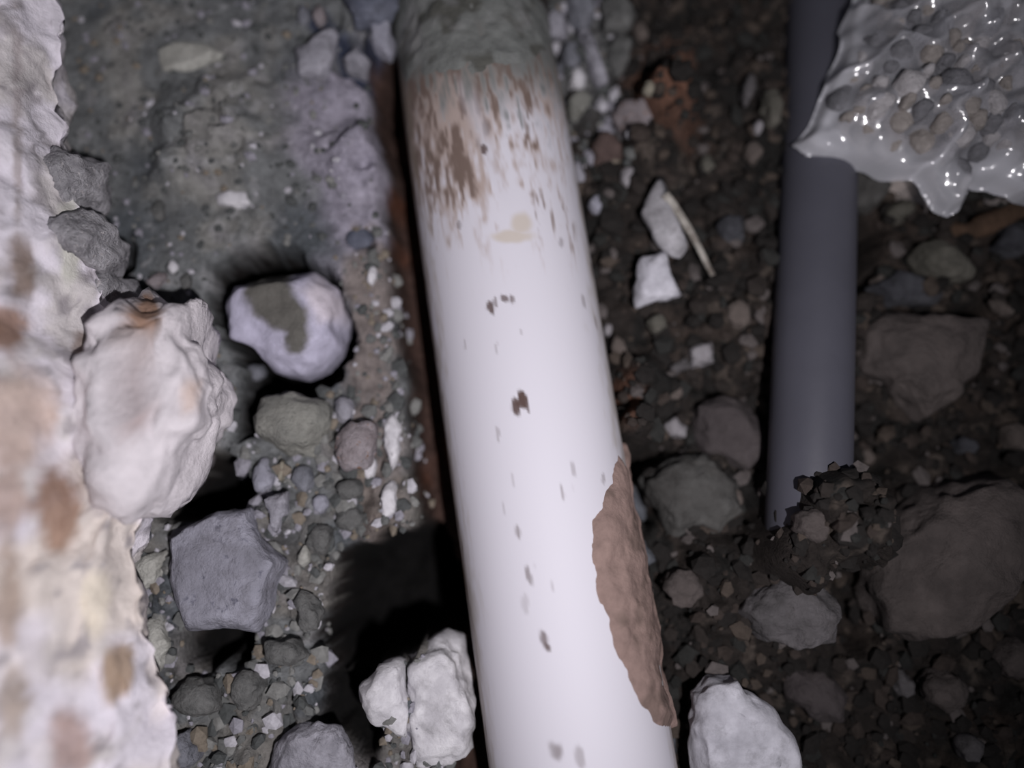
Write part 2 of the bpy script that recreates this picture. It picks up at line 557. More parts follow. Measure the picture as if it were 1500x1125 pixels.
def stone(label, poly, thick, mat, name='stone', cat='stone', group=None, z=None, lift=0.15, flat=0.7, rough=0.07, fine=0.5, facets=7, sub=None, tilt=(0, 0), colfn=None, parent=None):
    """a stone with the given outline seen from above, its own thickness and broken faces"""
    SEED[0] += 1
    sd = SEED[0]
    rnd = random.Random(sd)
    cx = sum(p[0] for p in poly) / len(poly)
    cy = sum(p[1] for p in poly) / len(poly)
    if z is None:
        z = on_ground(cx, cy) + lift * thick
    c = P(cx, cy, z)
    W_ = np.array([P(x, y, z)[:2] - c[:2] for x, y in poly])
    size = float(np.max(np.hypot(W_[:, 0], W_[:, 1])))
    if sub is None:
        sub = 5 if size > 0.030 else 4 if size > 0.009 else 3
    V, F = ICO[sub]
    V = V.copy()
    # broken faces
    for k in range(facets):
        n = np.array([rnd.gauss(0, 1), rnd.gauss(0, 1), rnd.gauss(0, 0.7) + 0.35])
        n /= np.linalg.norm(n)
        V = V - np.maximum(0, V @ n - rnd.uniform(0.74, 0.92))[:, None] * n
    # outline: radius of the polygon in each direction
    ang = np.arctan2(V[:, 1], V[:, 0])
    rho = np.hypot(V[:, 0], V[:, 1])
    rad = np.zeros(len(V))
    dx, dy = np.cos(ang), np.sin(ang)
    for k in range(len(W_)):
        ax, ay = W_[k]
        bx, by = W_[(k + 1) % len(W_)]
        ex, ey = bx - ax, by - ay
        den = dx * ey - dy * ex
        den = np.where(np.abs(den) < 1e-12, 1e-12, den)
        t = (ax * ey - ay * ex) / den
        q = (ax * dy - ay * dx) / den
        ok = (t > 0) & (q >= -1e-6) & (q <= 1 + 1e-6)
        rad = np.where(ok & (t > rad), t, rad)
    rho2 = np.minimum(rho, 1) ** flat
    S = np.column_stack([dx * rad * rho2, dy * rad * rho2, np.sign(V[:, 2]) * np.abs(V[:, 2]) ** 0.85 * thick / 2])
    S[:, 2] += S[:, 0] * tilt[0] + S[:, 1] * tilt[1]
    nrm = V / np.maximum(1e-9, np.linalg.norm(V, axis=1))[:, None]
    amp = rough * min(size, thick)
    S = S + nrm * (amp * 1.5 * fbm(S + sd * 1.7, size * 0.55, sd, 3) + fine * amp * fbm(S + sd * 0.7, size * 0.14, sd + 3, 2))[:, None]
    cols = colfn(*proj(S + c)) if colfn is not None else None
    o = mesh_obj(name, S + c, F, M[mat], loc=c, cols=cols, parent=parent)
    if parent is None:
        tag(o, label, cat, group)
    else:
        o['label'] = label
    return o


def pat_cols(base, blobs):
    """colour layers: (polygon, colour, softness in px)"""
    def f(u, v):
        c = np.tile(np.array(base), (len(u), 1))
        n = 5 * fbm(np.column_stack([u, v, 0 * u]), 22, 71, 3)
        for poly, col, soft in blobs:
            d = poly_sdf(u, v, poly) + n
            c = mixc(c, col, sst(soft, -soft, d))
        return c
    return f


# the round rock in its socket
stone('round pale lavender rock with a dark olive-grey broken face, sunk in a black-shadowed socket',
      [(335, 455), (350, 425), (385, 402), (430, 394), (470, 404), (500, 430), (515, 475), (505, 520), (480, 546), (450, 558), (420, 550), (385, 532), (350, 508)],
      0.072, 'stain', name='rock', cat='rock', z=0.022, flat=0.8, facets=4, rough=0.04,
      colfn=pat_cols(lin(162, 159, 176, LL), [([(350, 430), (372, 404), (424, 396), (432, 428), (450, 452), (453, 492), (440, 518), (420, 520), (414, 492), (388, 470), (366, 452)], lin(88, 86, 82, LL), 6),
                                               ([(470, 400), (510, 440), (514, 470), (470, 470), (440, 425)], lin(186, 178, 186, LL), 14)]))
stone('squarish olive-grey stone below the round lavender rock', [(370, 612), (388, 582), (438, 574), (488, 590), (486, 640), (462, 670), (420, 668), (376, 642)], 0.038, 'olive', z=0.034, flat=0.6)
stone('large flat blue-grey stone slab beside the broken wall rim', [(240, 775), (272, 760), (368, 742), (386, 788), (420, 822), (404, 872), (376, 925), (330, 915), (280, 920), (262, 882), (246, 830)],
      0.030, 'slab_blue', z=0.046, flat=0.45, rough=0.05, facets=4)

LEFT = [  # label, outline, thickness, material
    ('pale wedge-shaped chip between the wall rim and the blue-grey slab', [(194, 818), (246, 803), (238, 846), (206, 872)], 0.014, 'cream'),
    ('small bluish pebble above the pale wedge chip', E(206, 786, 26, 30), 0.010, 'greyblue'),
    ('pale rounded lump against the wall rim below the blue-grey slab', [(200, 912), (240, 900), (258, 940), (236, 988), (206, 972)], 0.024, 'cream'),
    ('small bluish pebble tucked under the round lavender rock', E(375, 546, 32, 26), 0.012, 'greyblue'),
    ('oval lavender pebble below the olive-grey stone', E(387, 696, 34, 52, 8), 0.014, 'lavender'),
    ('thin upright pale yellow chip beside the oval lavender pebble', E(413, 690, 11, 36, 6), 0.008, 'yellow'),
    ('grey pebble at the edge of the black hollow', E(357, 692, 24, 38, 10), 0.012, 'greyblue'),
    ('pale triangular chip above the corner of the blue-grey slab', [(388, 732), (424, 718), (420, 750), (404, 784), (396, 760)], 0.013, 'lilac'),
    ('small pale pinkish pebble at the top of the black hollow', E(302, 672, 22, 34, 25), 0.010, 'pink'),
    ('bluish stone between the white wall chunk and the black hollow', E(282, 660, 28, 34, 30), 0.012, 'greyblue'),
    ('grey-blue pebble right under the olive-grey stone', E(443, 700, 34, 40, -5), 0.013, 'greyblue'),
    ('small lavender pebble in the gravel below the olive-grey stone', E(470, 738, 24, 30, 12), 0.010, 'lavender'),
    ('pale grey pebble at the right of the olive-grey stone', E(505, 602, 28, 42, 5), 0.012, 'lilac'),
    ('mottled pinkish stone with an ochre spot beside the rusty channel', [(492, 640), (515, 615), (548, 618), (556, 655), (540, 685), (505, 690), (492, 668)], 0.022, 'pink'),
    ('small ochre-brown stone under the mottled pinkish stone', E(508, 678, 26, 18), 0.010, 'yellow'),
    ('narrow white chip leaning below the mottled pinkish stone', E(543, 686, 17, 34, 18), 0.009, 'white'),
    ('tall white chip on the edge of the rusty channel', [(560, 622), (578, 604), (592, 628), (588, 660), (576, 690), (564, 655)], 0.014, 'white'),
    ('slender white stone lower down on the channel edge', E(568, 736, 28, 62, 12), 0.014, 'white'),
    ('grey stone in the gravel above the black pit', E(512, 716, 44, 34), 0.014, 'grey'),
    ('little grey-green pebble left of the slender white stone', E(515, 760, 46, 38, -14), 0.016, 'grey'),
    ('bright white pebble beside the channel halfway up the pipe', E(546, 404, 15, 27, 10), 0.009, 'white'),
    ('dark blue-grey stone above the bright white pebble', E(528, 352, 40, 28, -8), 0.012, 'blue'),
    ('long cream chip lying on the grey mortar at the top', [(228, 72), (262, 62), (308, 68), (334, 82), (300, 96), (264, 106), (236, 110)], 0.010, 'cream'),
    ('white bar-shaped chip alone on the grey mortar', [(316, 286), (340, 280), (368, 282), (370, 300), (346, 306), (320, 300)], 0.009, 'white'),
    ('faint pale pebble left of the white bar-shaped chip', E(233, 308, 20, 32), 0.007, 'grey'),
    ('pale triangular stone wedged against the top of the white pipe', [(540, 38), (570, 22), (578, 60), (574, 92), (548, 78)], 0.022, 'lavender'),
    ('small whitish stone in the blue hollow near the pipe top', [(502, 98), (524, 74), (544, 98), (536, 112), (510, 110)], 0.030, 'lilac'),
    ('blue-grey stone cut by the top frame edge beside the pipe', [(505, -30), (590, -30), (582, 8), (556, 30), (520, 40), (508, 10)], 0.026, 'blue'),
    ('pinkish-white pebble near the top frame edge', E(468, 24, 20, 26), 0.010, 'pink'),
    ('bluish pebble beside the pinkish-white pebble at the top', E(446, 24, 20, 28), 0.010, 'greyblue'),
    ('broad lavender mortar lump left of the blue hollow', [(432, 78), (490, 44), (500, 56), (490, 88), (470, 112), (440, 110)], 0.016, 'lilac'),
    ('tiny white pebble on the mortar above the tan wall chunk', E(254, 391, 14, 20), 0.007, 'white'),
    ('small pinkish chip at the tip of the tan wall chunk', E(232, 410, 32, 16, -35), 0.010, 'pink'),
    ('pale upright pebble above the pointed white chunk', E(274, 412, 15, 30, 5), 0.008, 'grey'),
    ('small yellow pebble at the lower edge of the round rock', E(500, 560, 14, 22, 8), 0.008, 'yellow'),
    ('lavender pebble between the round rock and the channel', E(478, 576, 18, 26), 0.009, 'lilac'),
    ('grey-white chip right of the blue-grey slab', E(446, 815, 18, 36, 10), 0.010, 'cream'),
    ('grey-green stone in the gravel left of the black pit', E(470, 790, 40, 48, 14), 0.016, 'grey'),
    ('upright grey stone on the left lip of the black pit', E(452, 895, 38, 66, -6), 0.018, 'grey'),
    ('dull grey stone under the foot of the blue-grey slab', E(420, 955, 60, 48, 10), 0.018, 'grey'),
    ('dark grey stone low by the wall rim', E(292, 1020, 70, 60, 12), 0.022, 'grey'),
    ('grey stone in the dark rubble below the slab', E(365, 1010, 50, 60, -8), 0.020, 'grey'),
    ('grey rubble stone at the bottom beside the wall rim', E(268, 1100, 56, 60, 4), 0.020, 'greyblue'),
    ('pale flat slab cut by the bottom frame edge', [(386, 1150), (398, 1090), (436, 1056), (500, 1062), (516, 1100), (524, 1150)], 0.022, 'lilac'),
]
for lab, poly, th, mt in LEFT:
    nm = 'pebble' if 'pebble' in lab else 'stone_chip' if 'chip' in lab else 'stone'
    stone(lab, poly, th, mt, name=nm, cat='pebble' if nm == 'pebble' else 'stone chip' if nm == 'stone_chip' else 'stone', lift=0.22)

# white broken pieces at the bottom left of the pipe
stone('large white broken concrete piece against the lower left side of the pipe', [(592, 962), (620, 938), (655, 920), (680, 940), (690, 1010), (694, 1090), (668, 1115), (612, 1116), (590, 1060)],
      0.05, 'white', name='concrete_piece', cat='concrete piece', z=0.018, flat=0.55)
stone('smaller white broken piece left of the large white concrete piece', [(528, 1000), (560, 968), (594, 964), (600, 1020), (604, 1090), (566, 1066), (540, 1040)],
      0.040, 'white', name='concrete_piece', cat='concrete piece', z=0.030, flat=0.6)

# pieces broken off the wall rim
stone('big pointed white concrete chunk with a tan top jutting from the wall rim',
      [(150, 520), (162, 478), (190, 445), (214, 430), (236, 452), (262, 470), (292, 448), (302, 456), (292, 502), (316, 528), (331, 572), (322, 622), (292, 662), (268, 722), (240, 756), (206, 766), (170, 742), (140, 640)],
      0.075, 'wall', name='concrete_chunk', cat='concrete chunk', z=0.084, flat=0.34, rough=0.055, fine=1.2, facets=3,
      colfn=pat_cols(lin(206, 200, 204, 0.9), [([(170, 475), (214, 425), (240, 455), (238, 478), (210, 500), (175, 505)], lin(150, 122, 106, 0.9), 7),
                                                ([(180, 540), (220, 520), (230, 600), (200, 640), (180, 600)], lin(180, 170, 172, 0.9), 14),
                                                ([(272, 560), (296, 560), (290, 600), (270, 606)], lin(196, 178, 170, 0.9), 10),
                                                ([(186, 620), (205, 618), (204, 660), (188, 660)], lin(160, 140, 138, 0.9), 8)]))
stone('crumbly grey mortar chunk on the wall rim, the lower one beside the dark gap', [(96, 350), (118, 322), (150, 318), (170, 340), (168, 372), (148, 402), (128, 388), (112, 400)], 0.05, 'mortar',
      name='mortar_chunk', cat='mortar chunk', z=0.085, flat=0.55, rough=0.14)
stone('crumbly grey mortar chunk higher on the wall rim with a brown hole beside it', [(70, 232), (110, 225), (148, 244), (146, 282), (128, 300), (108, 322), (86, 296), (66, 270)], 0.05, 'mortar',
      name='mortar_chunk', cat='mortar chunk', z=0.08, flat=0.55, rough=0.14)
stone('bluish-grey mortar lump between the wall rim and the tan-topped chunk', [(112, 428), (140, 402), (186, 404), (202, 432), (170, 466), (134, 478)], 0.04, 'mortar',
      name='mortar_chunk', cat='mortar chunk', z=0.065, flat=0.6, rough=0.12)

RIGHT = [
    ('wide brown-grey stone right of the grey pipe', [(1253, 482), (1290, 456), (1350, 455), (1440, 470), (1430, 540), (1402, 588), (1356, 630), (1322, 600), (1286, 562), (1250, 546)], 0.040, 'r_brown'),
    ('largest dark brown stone at the right frame edge', [(1270, 872), (1286, 800), (1322, 737), (1390, 694), (1470, 682), (1530, 700), (1530, 800), (1472, 880), (1402, 924), (1340, 934), (1292, 924)], 0.060, 'r_brown'),
    ('yellowish stone on the lower corner of the largest dark brown stone', [(1280, 860), (1300, 846), (1322, 880), (1324, 905), (1310, 930), (1288, 900)], 0.030, 'r_olive'),
    ('grey-violet stone below the grey pipe', [(1080, 892), (1110, 856), (1166, 832), (1206, 842), (1236, 890), (1220, 940), (1160, 954), (1110, 936)], 0.036, 'r_grey'),
    ('smooth purple-brown stone left of the grey pipe', [(1012, 592), (1050, 576), (1096, 590), (1116, 626), (1126, 670), (1090, 690), (1040, 672), (1016, 642)], 0.032, 'r_purple'),
    ('grey-green stone with a dark crack on its pipe side', [(938, 702), (975, 674), (1040, 670), (1090, 700), (1086, 750), (1050, 780), (985, 784), (962, 746)], 0.034, 'r_green'),
    ('pale pinkish squarish stone right of the white pipe', [(1004, 512), (1040, 500), (1048, 530), (1012, 542)], 0.018, 'r_pale'),
    ('dull elongated stone touching the pale pinkish squarish stone', [(966, 546), (1004, 522), (1012, 540), (976, 558)], 0.014, 'r_grey'),
    ('small tan pebble under the dull elongated stone', E(989, 574, 22, 26), 0.012, 'r_tan'),
    ('small lavender-grey stone left of the smooth purple-brown stone', [(972, 622), (990, 608), (1006, 628), (1004, 642), (978, 640)], 0.014, 'r_pale'),
    ('small white pebble on the dark soil below the grey-green stone', E(1068, 742, 15, 30, -18), 0.010, 'r_white'),
    ('small brownish pebble touching the white pebble on the dark soil', E(1079, 728, 16, 28, -18), 0.010, 'r_tan'),
    ('blue-grey stone pressed against the right side of the white pipe', [(908, 712), (930, 708), (946, 750), (940, 778), (918, 766)], 0.024, 'r_slate'),
    ('flecked grey stone below the blue-grey stone at the pipe', [(915, 794), (940, 790), (962, 822), (946, 834), (922, 822)], 0.020, 'r_slate'),
    ('small grey stone beside the mud on the pipe', E(926, 888, 26, 40, -12), 0.014, 'r_slate'),
    ('dark brown clod right of the mud on the pipe', E(1000, 860, 60, 56, 20), 0.022, 'r_brown'),
    ('grey-lilac stone in the reddish soil near the pipe top', [(888, 178), (910, 152), (945, 148), (962, 180), (950, 215), (915, 208)], 0.026, 'pink'),
    ('reddish-brown clod under the grey-lilac stone', [(862, 222), (880, 198), (906, 204), (914, 232), (890, 248), (866, 246)], 0.024, 'r_red'),
    ('long grey stone pointing down beside the pipe top', [(840, 40), (862, 44), (884, 98), (890, 122), (876, 130), (862, 106)], 0.020, 'lilac'),
    ('grey stone cut by the top frame edge right of the pipe', [(832, -30), (872, -30), (866, 22), (858, 50), (842, 44), (830, 10)], 0.022, 'greyblue'),
    ('pale stone at the upper right flank of the pipe', [(792, 36), (812, 16), (832, 30), (830, 54), (804, 56)], 0.020, 'lilac'),
    ('bright white pebble right of the pipe top', E(845, 118, 27, 32), 0.016, 'white'),
    ('small grey-blue pebble between the pipe and the bright white pebble', E(820, 106, 18, 24), 0.012, 'greyblue'),
    ('narrow blue-grey stone above the bright white pebble', E(838, 84, 24, 44, -12), 0.014, 'greyblue'),
    ('grey-green rounded stone right of the long grey stone', E(906, 80, 38, 60, 14), 0.022, 'grey'),
    ('olive-grey stone under the bright white pebble', E(850, 156, 40, 42, 10), 0.018, 'olive'),
    ('mossy grey stone at the top frame edge', E(902, 22, 52, 56), 0.024, 'grey'),
    ('small tan stone at the edge of the reddish soil', E(938, 48, 22, 30, -40), 0.012, 'r_tan'),
    ('small yellowish pebble in the reddish soil', E(950, 130, 18, 20), 0.010, 'yellow'),
    ('lilac sliver of stone against the pipe under the reddish clod', E(846, 256, 20, 44, -14), 0.012, 'lilac'),
    ('small bluish-white pebble beside the pipe', E(872, 300, 20, 26), 0.012, 'lavender'),
    ('pale grey stone under the lilac sliver beside the pipe', E(920, 262, 26, 36, -14), 0.012, 'r_pale'),
    ('round tan pebble left of the grey pipe', E(1103, 224, 26, 30), 0.014, 'r_tan'),
    ('small lilac pebble above the round tan pebble', E(1110, 188, 15, 20), 0.010, 'r_pale'),
    ('upright grey pebble near the top of the grey pipe', E(1096, 132, 18, 44, 6), 0.012, 'r_grey'),
    ('olive-brown stone beside the grey pipe near the bag', E(1130, 160, 28, 60, -6), 0.016, 'r_olive'),
    ('dull yellowish pebble in the dark soil between the pipes', E(1036, 242, 20, 30, -20), 0.010, 'r_olive'),
    ('dark stone left of the grey pipe below the round tan pebble', E(1070, 340, 46, 50), 0.020, 'r_dark'),
    ('brown-grey pebble at the foot of the long splinter', E(1080, 460, 34, 44, -30), 0.014, 'r_tan'),
    ('small bluish pebble touching the pipe halfway down', E(890, 484, 14, 18), 0.010, 'r_pale'),
    ('tan elongated pebble touching the pipe halfway down', E(906, 514, 24, 48, -18), 0.014, 'r_tan'),
    ('grey stone below the white three-cornered chip', E(962, 474, 30, 26), 0.012, 'r_olive'),
    ('olive stone under the edge of the plastic bag', E(1318, 312, 48, 32, -18), 0.020, 'r_olive'),
    ('grey-green stone between the grey pipe and the plastic bag', [(1236, 262), (1262, 236), (1296, 252), (1300, 286), (1276, 312), (1244, 306)], 0.032, 'r_green'),
    ('dark flat stone above the wide brown-grey stone', [(1268, 420), (1300, 400), (1350, 402), (1390, 428), (1370, 446), (1300, 448)], 0.024, 'r_dark'),
    ('small brown-grey pebble at the right flank of the grey pipe', E(1285, 414, 22, 24), 0.012, 'r_tan'),
    ('narrow pinkish chip near the right frame edge', E(1468, 452, 42, 16, 32), 0.010, 'r_tan'),
    ('grey stone at the right frame edge under the rusty strip', E(1482, 352, 56, 46), 0.022, 'r_dark'),
    ('brown stone between the rusty strip and the wide brown-grey stone', E(1380, 385, 90, 50, 24), 0.024, 'r_olive'),
    ('tan stone at the right frame edge above the largest dark brown stone', E(1488, 640, 50, 36, 30), 0.018, 'r_tan'),
    ('small bluish-dark stone above the largest dark brown stone', E(1412, 652, 40, 26, 30), 0.016, 'r_dark'),
    ('brown clod below the end of the grey pipe', E(1190, 770, 60, 44, 30), 0.020, 'r_brown'),
    ('small reddish stone on the soil over the grey pipe end', E(1268, 668, 20, 30, -40), 0.012, 'r_tan'),
    ('narrow grey pebble in the soil below the yellowish stone', E(1320, 1000, 30, 50, -36), 0.014, 'r_grey'),
    ('brown stone low in the dark soil below the largest stone', E(1380, 1010, 70, 60, 20), 0.024, 'r_brown'),
    ('small grey stone near the lower right frame corner', E(1420, 1095, 40, 46, -30), 0.018, 'r_grey'),
    ('brownish stone at the right frame edge under the largest stone', E(1484, 965, 50, 60, -30), 0.020, 'r_brown'),
    ('dark violet stone right of the pale slab at the bottom', [(1150, 980), (1200, 975), (1236, 1020), (1230, 1060), (1180, 1050), (1150, 1020)], 0.024, 'r_purple'),
    ('grey streaky stone between the pipe and the pale slab at the bottom', [(938, 985), (962, 980), (985, 1060), (992, 1110), (972, 1108), (950, 1040)], 0.020, 'r_slate'),
]
for lab, poly, th, mt in RIGHT:
    nm = 'pebble' if 'pebble' in lab else 'stone_chip' if 'chip' in lab else 'soil_clod' if 'clod' in lab else 'stone'
    stone(lab, poly, th, mt, name=nm, cat={'pebble': 'pebble', 'stone_chip': 'stone chip', 'soil_clod': 'clod'}.get(nm, 'stone'), lift=0.2)
stone('pale grey slab cut by the bottom frame edge right of the pipe', [(1034, 986), (1072, 980), (1086, 1010), (1126, 1034), (1162, 1080), (1180, 1160), (1016, 1160), (1003, 1060), (1010, 1012)],
      0.03, 'r_white', z=0.035, flat=0.5)
stone('white three-cornered chip right of the pipe', [(938, 380), (972, 370), (986, 400), (1001, 434), (966, 442), (932, 450), (930, 420)], 0.016, 'r_white', name='stone_chip', cat='stone chip', z=0.03, flat=0.5)

# ------------------------------------------------------------------ splintered shard and stick
M['shard'] = rock('shard', lin(95, 92, 96, 0.55), lin(150, 147, 154, 0.55), 45, bump=0.4)
stone('grey-white splintered shard with a pointed tip lying on the dark soil', [(966, 260), (976, 272), (978, 292), (992, 322), (1010, 360), (1000, 380), (984, 376), (962, 358), (938, 312), (948, 286)],
      0.012, 'shard', name='shard', cat='shard', z=0.034, flat=0.5, facets=5)


def tube(name, pts, rads, mat, seg=10, squash=1.0, wob=0.1, seed=1, parent=None, loc=None, attrs=None):
    pts = np.array(pts, float)
    V = []
    for k in range(len(pts)):
        t = pts[min(k + 1, len(pts) - 1)] - pts[max(k - 1, 0)]
        t /= np.linalg.norm(t)
        s = np.cross(t, (0, 0, 1.0))
        s /= np.linalg.norm(s)
        n = np.cross(s, t)
        for j in range(seg):
            a = 2 * math.pi * j / seg
            V.append(pts[k] + rads[k] * (s * math.cos(a) + n * math.sin(a) * squash))
    V = np.array(V)
    F = grid_faces(len(pts), seg, True).tolist()
    F.append(list(range(seg))[::-1])
    F.append([(len(pts) - 1) * seg + j for j in range(seg)])
    if wob:
        ctr = np.repeat(pts, seg, 0)
        V = ctr + (V - ctr) * (1 + wob * fbm(V, 0.008, seed, 2))[:, None]
    return mesh_obj(name, V, F, mat, parent=parent, loc=loc if loc is not None else V.mean(0))


wood = rock('wood', lin(96, 84, 74, 0.55), lin(176, 170, 158, 0.55), 60)
a, b = P(974, 284, 0.040), P(1062, 428, 0.016)
o = tube('wood_splinter', [a + (b - a) * t + np.array((0.0015 * math.sin(t * 5), 0, 0)) for t in np.linspace(0, 1, 30)], 0.0030 * np.linspace(1.0, 0.55, 30), wood, 8, 0.7, 0.15, 7)
tag(o, 'long thin pale splinter running down from the grey-white shard', 'splinter')
rusty = rock('rusty', lin(56, 38, 22, LR), lin(86, 58, 34, LR), 50)
pts = [P(x, y, z) for x, y, z in ((1376, 336, 0.012), (1395, 338, 0.02), (1420, 336, 0.024), (1450, 326, 0.026), (1480, 312, 0.028), (1510, 302, 0.03), (1550, 296, 0.03))]
tt = np.linspace(0, len(pts) - 1, 40)
pa = np.array(pts)
pts = np.column_stack([np.interp(tt, range(len(pts)), pa[:, k]) for k in range(3)])
o = tube('root', pts, 0.0062 * np.clip(np.linspace(0.55, 1.6, 40), 0, 1), rusty, 12, 0.8, 0.25, 9)
tag(o, 'rusty orange-brown root-like strip below the plastic bag at the frame edge', 'root')

# ------------------------------------------------------------------ white pipe
root = bpy.data.objects.new('drain_pipe', None)
COL.objects.link(root)
root.location = AX[55]
tag(root, 'thick white plastic pipe, muddy at its upper end, lying in a rusty channel', 'pipe')


def sweep(AXp, radius, nseg, a0=-math.pi, a1=math.pi, close=True):
    V, A = [], []
    for k in range(len(AXp)):
        t = AXp[min(k + 1, len(AXp) - 1)] - AXp[max(k - 1, 0)]
        t = t / np.linalg.norm(t)
        s = np.cross((0, 0, 1.0), t)
        s /= np.linalg.norm(s)
        if s[0] < 0:
            s = -s
        n = np.cross(s, t)
        if n[2] < 0:
            n = -n
        ang = np.linspace(a0, a1, nseg, endpoint=not close)
        V.append(AXp[k] + radius * (np.sin(ang)[:, None] * s + np.cos(ang)[:, None] * n))
        A.append(ang)
    return np.concatenate(V), np.concatenate(A)


def resample(pts, n):
    d = np.concatenate([[0], np.cumsum(np.linalg.norm(np.diff(pts, axis=0), axis=1))])
    t = np.linspace(0, d[-1], n)
    return np.column_stack([np.interp(t, d, pts[:, k]) for k in range(3)]), t


axp, axt = resample(AX, 900)
NS = 260
PV, PA = sweep(axp, PR, NS)
axial = np.repeat(axt, NS)
u, v = proj(PV)
q = np.column_stack([axial * 0.22, PA * PR, 0 * PA])          # grain runs along the pipe
streak = fbm(q, 0.0026, 81, 3)
blot = fbm(np.column_stack([axial * 0.5, PA * PR, 0 * PA]), 0.010, 82, 3)
c = np.tile(np.array((0.70, 0.68, 0.745)), (len(PV), 1))
sidec = PA
# brown smear of dried mud in the upper part
dens = sst(400, 200, v) * (0.40 + 0.65 * sst(0.35, -0.35, sidec)) + 0.35 * sst(240, 90, v)
patch = fbm(np.column_stack([axial * 0.6, PA * PR, 0 * PA]), 0.022, 84, 2)
br = sst(0.70, 1.5, dens + 0.85 * streak + 0.3 * blot + 0.55 * patch - 0.05)
c = mixc(c, lin(150, 132, 122, LL), 0.85 * sst(0.2, 1.0, dens + 0.45 * streak + 0.3 * blot) * sst(450, 300, v))
c = mixc(c, lin(88, 72, 64, LL), 0.8 * br * sst(430, 260, v))
# pale wiped streak
wip = np.exp(-(((u - (690 + 0.35 * (v - 150))) / 12) ** 2)) * sst(100, 140, v) * sst(330, 220, v)
c = mixc(c, (0.62, 0.60, 0.66), 0.6 * wip)
# yellowish smear
d = np.minimum(np.hypot((u - 748) / 34, (v - 347) / 9), np.hypot((u - 764) / 13, (v - 328) / 16)) + 0.35 * blot
c = mixc(c, lin(172, 160, 142, LL), 0.65 * sst(1.25, 0.45, d))
# thin dirt along both flanks
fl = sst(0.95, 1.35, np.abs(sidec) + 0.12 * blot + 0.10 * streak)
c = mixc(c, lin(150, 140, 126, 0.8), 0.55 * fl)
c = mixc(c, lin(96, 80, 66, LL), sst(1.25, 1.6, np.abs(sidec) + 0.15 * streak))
# small dark flecks, the leftovers of the print line
for fx, fy, fw, fh, rot, k in [(717, 450, 6, 11, -14, 0.9), (726, 443, 3, 8, -10, 0.6), (739, 437, 6, 6, -10, 0.8), (749, 437, 4, 8, -10, 0.75), (756, 598, 6, 13, -10, 0.95),
                               (767, 586, 6, 15, -12, 1.0), (773, 598, 3, 10, -10, 0.8), (762, 592, 6, 5, 0, 0.9), (729, 636, 3, 10, -4, 0.35), (727, 508, 2, 9, 0, 0.3), (763, 487, 2, 9, 0, 0.3),
                               (759, 781, 4, 12, -8, 0.6), (774, 845, 4, 14, -10, 0.6), (808, 858, 2, 12, -10, 0.3), (798, 936, 7, 15, -12, 0.75), (802, 948, 5, 8, -12, 0.85), (770, 882, 6, 14, -5, 0.22),
                               (824, 722, 3, 14, -10, 0.5), (841, 716, 2, 12, -10, 0.35), (785, 830, 2, 10, -10, 0.35), (752, 700, 2, 12, -6, 0.25), (738, 745, 2, 14, -6, 0.25),
                               (672, 330, 4, 8, 0, 0.5), (681, 505, 2, 9, 0, 0.3), (868, 395, 3, 12, -14, 0.5), (855, 440, 3, 14, -14, 0.4), (872, 470, 2, 14, -12, 0.35), (822, 355, 4, 8, 0, 0.4),
                               (708, 219, 6, 7, 0, 0.9), (840, 690, 3, 14, -8, 0.35), (884, 700, 3, 8, 0, 0.4), (817, 1100, 12, 20, -8, 0.6), (850, 1110, 8, 16, -8, 0.4)]:
    ca, sa = math.cos(math.radians(rot)), math.sin(math.radians(rot))
    du, dv = (u - fx), (v - fy)
    d = np.hypot((du * ca + dv * sa) / fw, (-du * sa + dv * ca) / fh) + 0.35 * streak
    c = mixc(c, lin(78, 62, 58, LL), k * sst(1.15, 0.55, d) * (np.cos(PA) > 0))
# scattered specks
c = mixc(c, lin(120, 106, 98, LL), 0.25 * sst(1.3, 1.6, streak + 0.4 * blot) * sst(450, 300, v))
# grey mud film at the far end
gm = sst(165, 60, v + 55 * streak + 26 * blot - 0.15 * (u - 700))
c = mixc(c, lin(104, 106, 104, LL), gm * 0.95)

mp, nt, bs = base_mat('white_plastic', 0.6, 0.2)
at = nt.nodes.new('ShaderNodeAttribute')
at.attribute_name = 'Col'
nt.links.new(at.outputs['Color'], bs.inputs['Base Color'])
add_bump(nt, bs, 300, 0.04, 0.001)
mesh_obj('pipe_body', PV, grid_faces(len(axp), NS, True), mp, parent=root, cols=c)

# dried grey mud lying on the far end of the pipe (pushes up through the surface where it is thick)
sel = np.array([i for i in range(len(axp)) if proj(axp[i])[1] < 190])
CV, CA = sweep(axp[sel], 1.0, 140, -1.75, 1.75, False)
ctr = np.repeat(axp[sel], 140, 0)
u2, v2 = proj(ctr + (CV - ctr) * PR)
qq = np.column_stack([np.repeat(axt[sel], 140), CA * PR, 0 * CA])
th = 0.0034 * (sst(135, 40, v2 + 0.2 * (u2 - 700)) * 1.15 - 0.75 + 0.38 * fbm(qq, 0.022, 91, 3) + 0.15 * fbm(qq, 0.006, 92, 2))
th = np.clip(th, -0.002, 0.006)
CV = ctr + (CV - ctr) * (PR + th)[:, None]
cc = np.tile(np.array(lin(104, 106, 104, LL)), (len(CV), 1))
cc = mixc(cc, lin(78, 78, 74, LL), sst(0.1, 0.7, fbm(qq, 0.014, 93, 3)))
cc = mixc(cc, lin(126, 126, 126, LL), 0.7 * sst(0.2, 0.8, fbm(qq, 0.02, 94, 3)))
cr = mesh_obj('mud_crust', CV, grid_faces(len(sel), 140), M['stain'], parent=root, cols=cc)
cr['label'] = 'grey mud crust over the far end of the pipe'

